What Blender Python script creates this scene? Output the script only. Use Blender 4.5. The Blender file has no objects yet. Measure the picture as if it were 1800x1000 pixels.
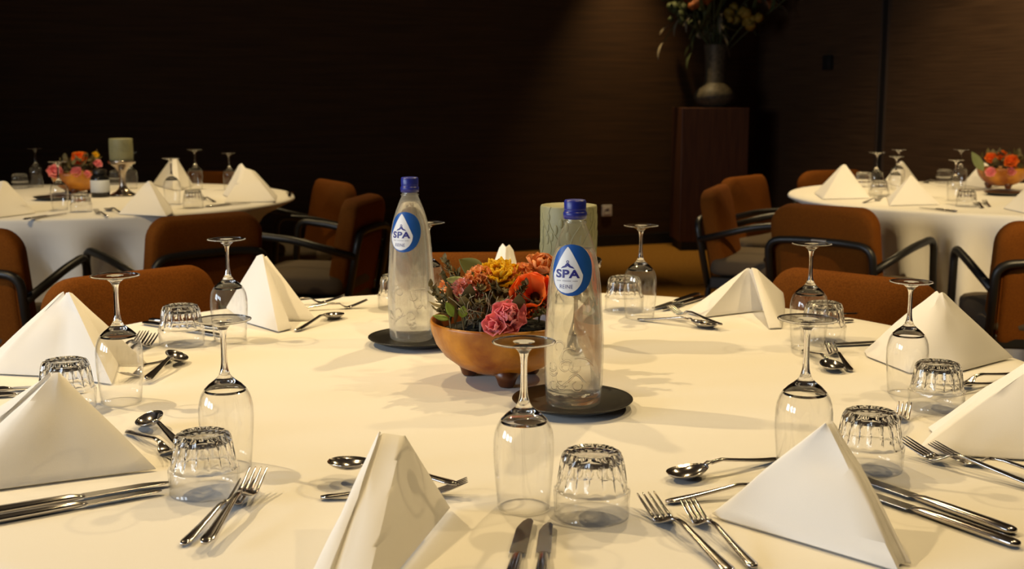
import bpy, bmesh, math, random
from math import sin, cos, pi, atan2, sqrt, radians as R
from mathutils import Vector, Matrix, noise
random.seed(7)
S = bpy.context.scene
COL = S.collection
TZ = 0.75                      # table top height

# ------------------------------------------------------------------ camera
F_PX, PITCH, CAM = 2090.0, 0.1585, Vector((0, 0, TZ + 0.468))
cd = bpy.data.cameras.new('camera'); cam = bpy.data.objects.new('camera', cd); COL.objects.link(cam)
cam.location = CAM; cam.rotation_euler = (pi/2 - PITCH, 0, 0)
cd.sensor_width = 36; cd.lens = F_PX/1800*36; cd.clip_start = 0.05
cd.dof.use_dof = True; cd.dof.focus_distance = 1.72; cd.dof.aperture_fstop = 8.5
S.camera = cam
# ------------------------------------------------------------------ light
S.view_settings.view_transform = 'Standard'; S.view_settings.look = 'None'
S.view_settings.gamma = 1; S.view_settings.use_curve_mapping = False
S.view_settings.exposure = 0.0
S.cycles.max_bounces = 14; S.cycles.transmission_bounces = 14; S.cycles.transparent_max_bounces = 24
S.cycles.glossy_bounces = 5; S.cycles.diffuse_bounces = 3
S.cycles.sample_clamp_indirect = 4.0
S.cycles.caustics_reflective = False; S.cycles.caustics_refractive = True
wd = bpy.data.worlds.new('world'); S.world = wd; wd.use_nodes = True
wd.node_tree.nodes['Background'].inputs[0].default_value = (0.6, 0.75, 1, 1)
wd.node_tree.nodes['Background'].inputs[1].default_value = 0.02
WARM = (1.0, 0.74, 0.37)
def spot(x, y, e, tx=None, ty=None, z=2.93, cone=70, blend=0.7, r=0.035, c=WARM, tz=0.75):
    l = bpy.data.lights.new('ceiling_or_fill_spot', 'SPOT'); l.energy = e; l.color = c
    l.cycles.is_caustics_light = True
    l.spot_size = R(cone); l.spot_blend = blend; l.shadow_soft_size = r
    o = bpy.data.objects.new('ceiling_or_fill_spot', l); COL.objects.link(o); o.location = (x, y, z)
    d = Vector((x if tx is None else tx, y if ty is None else ty, tz)) - Vector((x, y, z))
    o.rotation_euler = d.to_track_quat('-Z', 'Y').to_euler()
spot(-1.85, 2.35, 158, -0.35, 2.0)
spot(-0.60, 2.95, 65, -0.3, 2.0)
spot(0.60, 3.50, 115, 0.1, 2.2)
spot(1.75, 2.30, 60, 0.4, 1.9)
spot(0.55, 1.05, 44, 0.1, 1.7)
spot(-2.10, 1.75, 150, -1.85, 4.7, cone=40, tz=0.4)  # added fill spot, low angle, brightens the left table's hanging cloth
spot(2.40, 1.75, 470, 2.15, 4.7, cone=40, tz=0.4)  # invented fill lamp that lifts the cloth drop of the right table
spot(-1.85, 5.60, 105, -1.9, 5.4, cone=64)
spot(-0.70, 6.40, 100, -1.0, 5.6, cone=70)
spot(2.30, 5.60, 75, 2.3, 5.5, cone=64)
spot(1.10, 6.60, 200, 1.05, 6.0, cone=72)
spot(1.00, 9.24, 160, 1.0, 9.32, cone=62, blend=1.0, tz=0.0)
spot(2.20, 6.00, 170, 3.35, 7.2, cone=78, tz=1.0)
def area(x, y, z, sx, sz, e):
    l = bpy.data.lights.new('window_daylight', 'AREA'); l.shape = 'RECTANGLE'; l.size = sz; l.size_y = sx
    l.energy = e; l.color = (0.76, 0.87, 1.0)
    o = bpy.data.objects.new('window_daylight', l); COL.objects.link(o); o.location = (x, y, z); o.rotation_euler = (0, R(-90), 0)
WINS = (-2.2, -0.6, 1.0)
for wy in WINS: area(-4.74, wy, 1.75, 1.15, 1.45, 84)

# ------------------------------------------------------------------ helpers
def ray(px, py):
    dx = (px - 900)/F_PX; dz = -(py - 500)/F_PX
    return Vector((dx, cos(PITCH) + dz*sin(PITCH), -sin(PITCH) + dz*cos(PITCH)))
def at(px, py, z=0.0):          # point of the plane z above the table top
    d = ray(px, py); t = (TZ + z - CAM.z)/d.z; p = CAM + d*t; p.z = TZ + z; return p
def ray_y(px, py, Y):           # point at depth Y
    d = ray(px, py); return CAM + d*(Y/d.y)

def N(nt, typ, **kw):
    n = nt.nodes.new(typ)
    for k, v in kw.items():
        if k in n.inputs: n.inputs[k].default_value = v
        else: setattr(n, k, v)
    return n
def mat(name, col=(.8, .8, .8), rough=.5, metal=0.0, noise_scale=0, col2=None, bump=0, bscale=200, stretch=None, spec=.5, sheen=0, detail=4, ramp=(.35, .65), coat=0, trans=0, glow=0):
    m = bpy.data.materials.new(name); m.use_nodes = True; nt = m.node_tree; nt.nodes.clear()
    b = N(nt, 'ShaderNodeBsdfPrincipled'); o = N(nt, 'ShaderNodeOutputMaterial'); nt.links.new(b.outputs[0], o.inputs[0])
    b.inputs['Base Color'].default_value = (*col, 1); b.inputs['Roughness'].default_value = rough
    b.inputs['Metallic'].default_value = metal; b.inputs['Specular IOR Level'].default_value = spec
    if sheen: b.inputs['Sheen Weight'].default_value = sheen
    if coat: b.inputs['Coat Weight'].default_value = coat
    if trans: b.inputs['Subsurface Weight'].default_value = trans; b.inputs['Subsurface Radius'].default_value = (.01, .008, .006)
    tc = N(nt, 'ShaderNodeTexCoord'); mp = N(nt, 'ShaderNodeMapping'); nt.links.new(tc.outputs['Object'], mp.inputs[0])
    if stretch: mp.inputs['Scale'].default_value = stretch
    if glow:
        tl = N(nt, 'ShaderNodeBsdfTranslucent'); tl.inputs[0].default_value = (*(col2 or col), 1); mx = N(nt, 'ShaderNodeMixShader'); mx.inputs[0].default_value = glow
        nt.links.new(b.outputs[0], mx.inputs[1]); nt.links.new(tl.outputs[0], mx.inputs[2]); nt.links.new(mx.outputs[0], o.inputs[0])
    if noise_scale:
        t = N(nt, 'ShaderNodeTexNoise'); t.inputs['Scale'].default_value = noise_scale; t.inputs['Detail'].default_value = detail
        r = N(nt, 'ShaderNodeValToRGB'); r.color_ramp.elements[0].color = (*col, 1); r.color_ramp.elements[1].color = (*(col2 or col), 1)
        r.color_ramp.elements[0].position, r.color_ramp.elements[1].position = ramp
        nt.links.new(mp.outputs[0], t.inputs['Vector']); nt.links.new(t.outputs[0], r.inputs[0]); nt.links.new(r.outputs[0], b.inputs['Base Color'])
    if bump:
        t2 = N(nt, 'ShaderNodeTexNoise'); t2.inputs['Scale'].default_value = bscale; t2.inputs['Detail'].default_value = 3
        bp = N(nt, 'ShaderNodeBump'); bp.inputs['Strength'].default_value = bump; bp.inputs['Distance'].default_value = .01
        nt.links.new(mp.outputs[0], t2.inputs['Vector']); nt.links.new(t2.outputs[0], bp.inputs['Height']); nt.links.new(bp.outputs[0], b.inputs['Normal'])
    return m
def schlick(nt, base=.04):
    lw = N(nt, 'ShaderNodeLayerWeight'); lw.inputs['Blend'].default_value = .5
    p = N(nt, 'ShaderNodeMath', operation='POWER'); p.inputs[1].default_value = 4.0
    a = N(nt, 'ShaderNodeMath', operation='MULTIPLY_ADD'); a.inputs[1].default_value = 1 - base; a.inputs[2].default_value = base
    nt.links.new(lw.outputs['Facing'], p.inputs[0]); nt.links.new(p.outputs[0], a.inputs[0]); return a.outputs[0]
def mat_thin(name, tint=(1, 1, 1), frost=0.0, fcol=(.8, .8, .78), rough=0.0, base=.045):
    m = bpy.data.materials.new(name); m.use_nodes = True; nt = m.node_tree; nt.nodes.clear()
    o = N(nt, 'ShaderNodeOutputMaterial'); t = N(nt, 'ShaderNodeBsdfTransparent'); t.inputs[0].default_value = (*tint, 1)
    g = N(nt, 'ShaderNodeBsdfGlossy'); g.inputs['Roughness'].default_value = rough
    mx = N(nt, 'ShaderNodeMixShader'); nt.links.new(schlick(nt, base), mx.inputs[0])
    nt.links.new(t.outputs[0], mx.inputs[1]); nt.links.new(g.outputs[0], mx.inputs[2]); out = mx.outputs[0]
    if frost:
        d = N(nt, 'ShaderNodeBsdfDiffuse'); d.inputs[0].default_value = (*fcol, 1)
        tr = N(nt, 'ShaderNodeBsdfTranslucent'); tr.inputs[0].default_value = (*fcol, 1)
        m1 = N(nt, 'ShaderNodeMixShader'); m1.inputs[0].default_value = .5
        nt.links.new(d.outputs[0], m1.inputs[1]); nt.links.new(tr.outputs[0], m1.inputs[2])
        m2 = N(nt, 'ShaderNodeMixShader'); m2.inputs[0].default_value = frost
        nt.links.new(out, m2.inputs[1]); nt.links.new(m1.outputs[0], m2.inputs[2]); out = m2.outputs[0]
    nt.links.new(out, o.inputs[0]); return m
def mat_glass(name, ior=1.5, rough=0.0, through=.4, tint=(1, 1, 1)):
    m = bpy.data.materials.new(name); m.use_nodes = True; nt = m.node_tree; nt.nodes.clear()
    o = N(nt, 'ShaderNodeOutputMaterial'); g = N(nt, 'ShaderNodeBsdfGlass'); g.inputs['IOR'].default_value = ior
    g.inputs['Roughness'].default_value = rough; g.inputs[0].default_value = (*tint, 1)
    t = N(nt, 'ShaderNodeBsdfTransparent'); t.inputs[0].default_value = (*tint, 1)
    mx = N(nt, 'ShaderNodeMixShader'); mx.inputs[0].default_value = through
    nt.links.new(g.outputs[0], mx.inputs[1]); nt.links.new(t.outputs[0], mx.inputs[2]); nt.links.new(mx.outputs[0], o.inputs[0]); return m

M = dict(
    cloth=mat('white_table_linen', (.80, .77, .71), .85, bump=.12, bscale=900, spec=.2, sheen=.1),
    napkin=mat('white_napkin_linen', (.82, .79, .74), .85, bump=.10, bscale=1200, spec=.2, sheen=.1),
    glass=mat_glass('clear_solid_glass', 1.5, 0, 0), thin=mat_thin('clear_thin_glass'),
    flute=mat_glass('clear_cut_glass', 1.5, 0, 0),
    steel=mat('polished_steel', (.52, .49, .47), .13, 1.0),
    blade=mat('blade_steel', (.55, .53, .51), .24, 1.0),
    bottle_a=mat_thin('frosted_bottle_glass', (.98, .98, .96), .20, (.80, .79, .74), .12),
    bottle_b=mat_thin('bottle_glass', (.97, .97, .94), .06, (.78, .77, .70), .05),
    water_a=mat_glass('cold_water', 1.33, .10, .3), water_b=mat_glass('still_water', 1.33, .03, .3),
    relief=mat_glass('embossed_glass', 1.2, .08, .5),
    cap=mat('blue_plastic_cap', (.012, .02, .22), .35), blue=mat('label_blue', (.012, .085, .36), .35),
    white=mat('label_white', (.74, .76, .80), .45), navy=mat('label_navy_ink', (.02, .02, .20), .5), grey_ink=mat('label_grey_ink', (.30, .30, .38), .5),
    tray=mat('black_tray', (.010, .009, .008), .32),
    bowl=mat('bronze_bowl_glaze', (.24, .055, .004), .32, noise_scale=10, col2=(.62, .25, .022), bump=.15, bscale=40, detail=9, ramp=(.40, .62)),
    foot=mat('dark_foot_glaze', (.10, .026, .004), .32),
    soil=mat('dark_flower_foam', (.015, .014, .008), .9, bump=.8, bscale=120),
    candle=mat('pale_green_wax', (.25, .245, .135), .55, trans=.15),
    holder=mat('antique_silver', (.50, .44, .38), .22, 1.0, noise_scale=30, col2=(.30, .24, .18)),
    fabric=mat('brown_chair_fabric', (.20, .062, .007), .9, noise_scale=260, col2=(.145, .043, .005), bump=.35, bscale=600, spec=.1),
    seat=mat('taupe_seat_fabric', (.10, .075, .05), .9, bump=.3, bscale=600, spec=.15),
    black=mat('black_powder_coat', (.012, .011, .010), .42),
    tag=mat('silver_tag', (.7, .7, .68), .4, .6),
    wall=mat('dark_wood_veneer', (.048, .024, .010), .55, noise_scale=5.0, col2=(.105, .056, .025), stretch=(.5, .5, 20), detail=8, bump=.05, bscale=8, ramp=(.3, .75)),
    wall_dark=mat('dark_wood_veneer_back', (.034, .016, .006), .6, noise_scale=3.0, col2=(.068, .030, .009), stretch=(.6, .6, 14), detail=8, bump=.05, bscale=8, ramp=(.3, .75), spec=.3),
    seam=mat('dark_seam', (.008, .006, .005), .6), rail=mat('seam_edge', (.06, .04, .03), .6),
    ceil=mat('ceiling_paint', (.11, .09, .075), .9), carpet=mat('golden_carpet', (.36, .175, .030), .95, noise_scale=55, col2=(.27, .125, .020), bump=.5, bscale=300, spec=.1),
    pedestal=mat('red_brown_wood', (.105, .034, .011), .5, noise_scale=4, col2=(.065, .019, .006), stretch=(16, 16, .8), detail=6),
    vase=mat('grey_stoneware', (.115, .09, .055), .5, noise_scale=40, col2=(.065, .052, .032), spec=.25, bump=.3, bscale=70),
    socket=mat('white_socket_plastic', (.75, .70, .62), .4), table=mat('table_board', (.20, .12, .06), .6),
    pink=mat('pink_petal', (.97, .24, .29), .6, noise_scale=25, col2=(.99, .48, .50), glow=.5),
    orange=mat('orange_petal', (.96, .17, .02), .55, noise_scale=30, col2=(.98, .30, .04), glow=.5),
    yellow=mat('yellow_petal', (.99, .62, .012), .6, noise_scale=30, col2=(.99, .74, .05), glow=.5),
    peach=mat('peach_petal', (.88, .30, .07), .7, noise_scale=60, col2=(.90, .45, .18), glow=.3),
    rosy=mat('dusty_rose_petal', (.80, .36, .30), .7, noise_scale=60, col2=(.74, .27, .17)),
    core=mat('dark_flower_core', (.03, .012, .006), .8),
    leaf=mat('sage_leaf', (.22, .27, .08), .5, noise_scale=20, col2=(.28, .31, .12), glow=.2), leaf2=mat('fresh_leaf', (.26, .36, .03), .5, noise_scale=20, col2=(.18, .26, .03), glow=.25),
    sprig=mat('olive_sprig', (.10, .085, .025), .7, noise_scale=50, col2=(.17, .13, .05)), twig=mat('grey_twig', (.30, .26, .17), .8),
    dryleaf=mat('brown_green_leaf', (.14, .07, .02), .7, noise_scale=40, col2=(.10, .10, .03)),
    wine=mat('dark_bottle_jar', (.012, .012, .012), .2), paper=mat('pale_jar_label', (.62, .66, .72), .6),
    jade=mat('faded_green', (.055, .065, .015), .7), ochre=mat('ochre_bloom', (.27, .16, .012), .7), rust=mat('rust_bloom', (.27, .075, .01), .7), cream=mat('cream_bloom', (.22, .18, .11), .7),
)

def link_mesh(name, v, f, m, parent=None, smooth=True, mi=None):
    me = bpy.data.meshes.new(name); me.from_pydata([tuple(p) for p in v], [], f); me.update()
    for x in (m if isinstance(m, (list, tuple)) else [m]): me.materials.append(M[x] if isinstance(x, str) else x)
    if smooth: me.polygons.foreach_set('use_smooth', [True]*len(me.polygons))
    if mi: me.polygons.foreach_set('material_index', mi)
    bm = bmesh.new(); bm.from_mesh(me); bmesh.ops.recalc_face_normals(bm, faces=bm.faces); bm.to_mesh(me); bm.free()
    o = bpy.data.objects.new(name, me); COL.objects.link(o)
    if parent: o.parent = parent
    return o
def sharp(o, deg=35):
    me = o.data; bm = bmesh.new(); bm.from_mesh(me)
    for e in bm.edges:
        if len(e.link_faces) == 2 and e.calc_face_angle(0) > R(deg): e.smooth = False
    bm.to_mesh(me); bm.free(); return o
def bevel(o, w, seg=2, ang=40):
    b = o.modifiers.new('bevel', 'BEVEL'); b.width = w; b.segments = seg; b.limit_method = 'ANGLE'; b.angle_limit = R(ang); return o
def thing(name, label, cat, loc, rz=0, group=None):
    o = bpy.data.objects.new(name, None); COL.objects.link(o); o.location = loc; o.rotation_euler = (0, 0, rz); o.empty_display_size = .05
    return tag(o, label, cat, group)
def tag(o, label, cat, group=None):
    o['label'] = label; o['category'] = cat
    if group: o['group'] = group
    return o
def struct(o): o['kind'] = 'structure'; return o

def lathe(prof, n=48, rf=None, closed=False):
    v, f, rings = [], [], []
    for (z, r) in prof:
        if r < 1e-6: rings.append([len(v)]); v.append((0, 0, z))
        else:
            k = len(v); rings.append(list(range(k, k+n)))
            for i in range(n):
                a = 2*pi*i/n; rr = rf(a, z, r) if rf else r
                v.append((rr*cos(a), rr*sin(a), z))
    prs = list(zip(rings, rings[1:]))
    if closed: prs.append((rings[-1], rings[0]))
    for A, B in prs:
        if len(A) == 1 and len(B) == 1: continue
        for i in range(n):
            j = (i+1) % n
            if len(A) == 1: f.append((A[0], B[i], B[j]))
            elif len(B) == 1: f.append((A[i], A[j], B[0]))
            else: f.append((A[i], A[j], B[j], B[i]))
    return v, f
def smooth_path(pts, radius_pts=6, rad=.04):
    P = [Vector(p) for p in pts]; out = [P[0]]
    for a, b, c in zip(P, P[1:], P[2:]):
        d1 = (a-b); d2 = (c-b); r = min(rad, d1.length*.49, d2.length*.49)
        s = b + d1.normalized()*r; e = b + d2.normalized()*r
        for i in range(radius_pts+1):
            t = i/radius_pts; out.append(s*(1-t)**2 + b*2*t*(1-t) + e*t*t)
    out.append(P[-1]); return out
def tube(path, r, n=10, rr=None, flat=1.0):
    v, f = [], []; P = [Vector(p) for p in path]; up = Vector((.123, .3, .9)).normalized(); pu = None
    for i, p in enumerate(P):
        t = (P[min(i+1, len(P)-1)] - P[max(i-1, 0)]).normalized()
        if pu is None: pu = (up - t*up.dot(t)).normalized()
        else: pu = (pu - t*pu.dot(t)).normalized()
        w = t.cross(pu); q = rr[i] if rr else r
        for k in range(n):
            a = 2*pi*k/n; v.append(p + pu*cos(a)*q*flat + w*sin(a)*q)
    for i in range(len(P)-1):
        for k in range(n):
            j = (k+1) % n; f.append((i*n+k, i*n+j, (i+1)*n+j, (i+1)*n+k))
    f.append(tuple(range(n-1, -1, -1))); f.append(tuple((len(P)-1)*n+k for k in range(n)))
    return v, f
def join(*parts):
    v, f = [], []
    for pv, pf in parts:
        k = len(v); v += [tuple(x) for x in pv]; f += [tuple(i+k for i in q) for q in pf]
    return v, f
def box(x0, x1, y0, y1, z0, z1):
    v = [(x, y, z) for x in (x0, x1) for y in (y0, y1) for z in (z0, z1)]
    return v, [(0, 1, 3, 2), (4, 6, 7, 5), (0, 4, 5, 1), (2, 3, 7, 6), (0, 2, 6, 4), (1, 5, 7, 3)]
def xf(vf, m): return [m @ Vector(p) for p in vf[0]], vf[1]
def loft(st, n=10, p=2.6):      # stations (x, halfwidth, halfthick, y, z)
    v, f = [], []
    for (x, hw, ht, y, z) in st:
        for k in range(n):
            a = 2*pi*k/n; c, s = cos(a), sin(a)
            v.append((x, y + hw*math.copysign(abs(c)**(2/p), c), z + ht*math.copysign(abs(s)**(2/p), s)))
    for i in range(len(st)-1):
        for k in range(n):
            j = (k+1) % n; f.append((i*n+k, i*n+j, (i+1)*n+j, (i+1)*n+k))
    f.append(tuple(range(n-1, -1, -1))); f.append(tuple((len(st)-1)*n+k for k in range(n)))
    return v, f
def interp(tab, x):
    for (a, b) in zip(tab, tab[1:]):
        if a[0] <= x <= b[0]:
            t = (x-a[0])/(b[0]-a[0]); t = t*t*(3-2*t); return [p+(q-p)*t for p, q in zip(a[1:], b[1:])]
    return list(tab[0][1:] if x < tab[0][0] else tab[-1][1:])
def copy_tree(o):
    c = o.copy(); COL.objects.link(c)
    for ch in o.children:
        d = copy_tree(ch); d.parent = c
    return c
PROTO = {}
def inst(key, builder, name, label, cat, loc, rz=0, group=None, scale=1):
    if key not in PROTO: r = builder(name); PROTO[key] = r
    else: r = copy_tree(PROTO[key])
    for k in list(r.keys()):
        if k in ('group',): del r[k]
    r.location = loc; r.rotation_euler = (0, 0, rz); r.scale = (scale,)*3
    return tag(r, label, cat, group)
def root(name):
    o = bpy.data.objects.new(name, None); COL.objects.link(o); o.empty_display_size = .05; return o

# ------------------------------------------------------------------ the room
BW0, BDIR = Vector((-1.067, 8.84, 0)), Vector((.927, .373, 0)).normalized()
CORNER = BW0 + BDIR*((2.05+1.067)/BDIR.x)
RDIR = Vector((BDIR.y, -BDIR.x, 0))
def wall_slab(name, p, d, L, m, h=3.0, th=.12, z0=0.0):
    o = link_mesh(name, *box(0, L, 0, th, z0, h), m, smooth=False)
    o.location = p; o.rotation_euler = (0, 0, atan2(d.y, d.x)); return struct(o)
fl = struct(link_mesh('floor', *box(-7, 7, -4, 11.5, -.1, 0), 'carpet', smooth=False))
struct(link_mesh('ceiling', *box(-7, 7, -4, 11.5, 3.0, 3.1), 'ceil', smooth=False))
start = CORNER - BDIR*7.3
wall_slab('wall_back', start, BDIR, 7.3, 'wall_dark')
wall_slab('wall_right', CORNER, RDIR, 13.2, 'wall')
wf = [box(-4.75, -4.6, -4, 7.6, 0, 1.0), box(-4.75, -4.6, -4, 7.6, 2.5, 3.0)]
ys = [-4] + [e for c in WINS for e in (c-.6, c+.6)] + [7.6]
for a, b in zip(ys[::2], ys[1::2]): wf.append(box(-4.75, -4.6, a, b, 1.0, 2.5))
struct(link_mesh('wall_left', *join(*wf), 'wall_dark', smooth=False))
struct(link_mesh('wall_front', *box(-7, 7, -3.75, -3.6, 0, 3.0), 'wall', smooth=False))
for i, c in enumerate(WINS):
    fr = join(box(-4.73, -4.63, c-.6, c-.55, 1, 2.5), box(-4.73, -4.63, c+.55, c+.6, 1, 2.5), box(-4.73, -4.63, c-.55, c+.55, 1, 1.05), box(-4.73, -4.63, c-.55, c+.55, 2.45, 2.5))
    struct(link_mesh('window_%d' % (i+1), *fr, 'black', smooth=False))
bb = link_mesh('baseboard_back', *box(0, 7.3, -.015, 0, 0, .09), 'seam', smooth=False); bb.location = start; bb.rotation_euler = (0, 0, atan2(BDIR.y, BDIR.x)); struct(bb)
# panel seam on the right wall
sm = link_mesh('trim_1', *join(box(1.585, 1.64, -.012, 0, 0, 3.0), box(1.570, 1.585, -.018, 0, 0, 3.0), box(1.64, 1.65, -.016, 0, 0, 3.0)), ['seam', 'rail'], smooth=False,
               mi=[0]*6+[1]*12)
sm.location = CORNER; sm.rotation_euler = (0, 0, atan2(RDIR.y, RDIR.x)); struct(sm)
WR = Matrix.Translation(CORNER) @ Matrix.Rotation(atan2(RDIR.y, RDIR.x), 4, 'Z')
WB = Matrix.Translation(start) @ Matrix.Rotation(atan2(BDIR.y, BDIR.x), 4, 'Z')
# black wall box at pixel (1459,110): t along right wall
def wall_hit(px, py, P, D):
    r = ray(px, py); # CAM + r*t = P + D*s
    den = r.x*D.y - r.y*D.x; w = P - CAM
    t = (w.x*D.y - w.y*D.x)/den; q = CAM + r*t; return (q - Vector((P.x, P.y, q.z))).dot(D), q.z
s_, z_ = wall_hit(1459, 110, CORNER, RDIR)
bx = root('wall_sensor'); bx.matrix_world = WR @ Matrix.Translation((s_, 0, z_))
bevel(link_mesh('housing', *box(-.045, .045, -.04, 0, -.055, .055), 'black', bx, smooth=False), .006)
bevel(link_mesh('cover', *box(-.03, .03, -.046, -.04, -.04, .04), 'seam', bx, smooth=False), .003)
tag(bx, 'small black box mounted on the right wood wall left of the panel seam', 'wall box')
s_, z_ = wall_hit(1066, 370, start, BDIR)
so = root('power_socket'); so.matrix_world = WB @ Matrix.Translation((s_, 0, z_))
bevel(link_mesh('face_plate', *box(-.045, .045, -.012, 0, -.045, .045), 'socket', so, smooth=False), .004)
v, f = lathe([(0, .028), (.004, .028), (.004, .022), (-.0, .02), (0, 0)], 24)
link_mesh('socket_well', *xf((v, f), Matrix.Translation((0, -.012, 0)) @ Matrix.Rotation(R(90), 4, 'X')), 'socket', so)
tag(so, 'small white power socket on the dark back wall beside the candle', 'socket')

# pedestal, vase and dried bouquet
pd = thing('pedestal', 'tall red-brown wooden plinth standing in the back corner', 'plinth', (1.57, 9.52, 0), R(4))
bevel(link_mesh('column', *box(-.265, .265, -.19, .19, .07, 1.115), 'pedestal', pd, smooth=False), .004)
link_mesh('plinth_foot', *box(-.245, .245, -.17, .17, 0, .07), 'seam', pd, smooth=False)
vs = thing('vase', 'grey stoneware vase with bulbous base and wide neck on the wooden plinth', 'vase', (1.60, 9.50, 1.116))
link_mesh('vase_body', *lathe([(0, 0), (0, .085), (.01, .10), (.04, .145), (.08, .165), (.11, .16), (.15, .13), (.175, .10), (.19, .085)], 40), 'vase', vs)
link_mesh('vase_neck', *lathe([(.19, .085), (.25, .08), (.40, .085), (.48, .095), (.49, .093), (.48, .085), (.2, .07)], 40), 'vase', vs)
def leaf_vf(L, W, bend=.3, fold=.15, nx=8, ny=5, tipw=1.0):
    v, f = [], []
    for i in range(nx+1):
        t = i/nx; w = W*(sin(pi*min(1, t**.8*.97+.03)))**.9*tipw
        for j in range(ny):
            s = (j/(ny-1))*2-1
            v.append((s*w/2, t*L*cos(bend*t), t*L*sin(bend*t)*.9 + fold*abs(s)*w/2))
    for i in range(nx):
        for j in range(ny-1): a = i*ny+j; f.append((a, a+1, a+ny+1, a+ny))
    return v, f
def orient(az, el, loc=(0, 0, 0), roll=0, s=1):
    return Matrix.Translation(loc) @ Matrix.Rotation(az, 4, 'Z') @ Matrix.Rotation(el, 4, 'X') @ Matrix.Rotation(roll, 4, 'Y') @ Matrix.Scale(s, 4)
def blob(r, seed, amp=.25, n=8, sq=1):
    v, f = lathe([(-r*cos(pi*i/n)*sq, r*sin(pi*i/n) if 0 < i < n else 0) for i in range(n+1)], 12)
    return [Vector(p)*(1+amp*noise.noise(Vector(p)*(2.2/r)+Vector((seed, 0, 0)))) for p in v], f
rb = random.Random(3)
specs = [('rust', -.22, .36), ('ochre', .15, .24), ('ochre', .24, .19), ('cream', -.06, .10), ('cream', .62, .42), ('rust', -.05, .42), ('jade', -.40, .40), ('rust', .42, .38), ('ochre', .05, .45), ('jade', -.30, .24), ('rust', -.14, .33)]
whr = {'rust': 'rust', 'ochre': 'yellow-green', 'cream': 'cream', 'jade': 'dull green'}
for k, (c, dx, dz) in enumerate(specs):
    base = Vector((1.60+rb.uniform(-.04, .04), 9.50+rb.uniform(-.04, .04), 1.50))
    tip = Vector((1.60+dx, 9.50+rb.uniform(-.15, .12), 1.606+dz))
    st = root('dried_flower_stem'); st.location = base
    d = tip-base; mid = d*.5 + Vector((0, 0, .05))
    path = [Vector((0, 0, 0))*(1-t)**2 + mid*2*t*(1-t) + d*t*t for t in [i/8 for i in range(9)]]
    link_mesh('stem', *tube(path, .005, 6), 'jade', st)
    parts = [xf(blob(rb.uniform(.022, .045), q, .5), Matrix.Translation(d+Vector((rb.uniform(-.06, .06), rb.uniform(-.05, .05), rb.uniform(-.07, .09))))) for q in range(9)]
    link_mesh('bloom', *join(*parts), c, st)
    lv = [xf(leaf_vf(rb.uniform(.14, .24), .035, .5), orient(rb.uniform(0, 6.28), rb.uniform(-.3, .9), path[rb.randint(3, 7)])) for q in range(6)]
    link_mesh('foliage', *join(*lv), 'jade', st)
    tag(st, '%s dried bloom on a leafy stem in the tall grey vase' % whr[c], 'dried flower', 'dried flowers in the grey vase')
for k, (dx, dz, L) in enumerate([(-.42, .05, .34), (-.34, .42, .30), (.02, .05, .2), (.3, .1, .3), (.5, .3, .3), (-.2, -.02, .22)]):
    base = Vector((1.60, 9.49, 1.55)); d = Vector((dx, -.05, dz+.02))
    st = root('long_leaf_stem'); st.location = base
    path = [d*t + Vector((0, 0, .25*sin(pi*t))) for t in [i/10 for i in range(11)]]
    link_mesh('stem', *tube(path, .004, 6), 'jade', st)
    lv = [xf(leaf_vf(.16, .03, -.6), orient(atan2(d.y, d.x)-pi/2+rb.uniform(-.6, .6), rb.uniform(-.8, .4), path[4+q])) for q in range(7)]
    link_mesh('leaves', *join(*lv), 'jade' if k % 2 else 'cream', st)
    tag(st, 'drooping narrow-leaved stem spreading from the grey vase', 'dried leaf', 'leafy stems in the grey vase')

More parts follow.
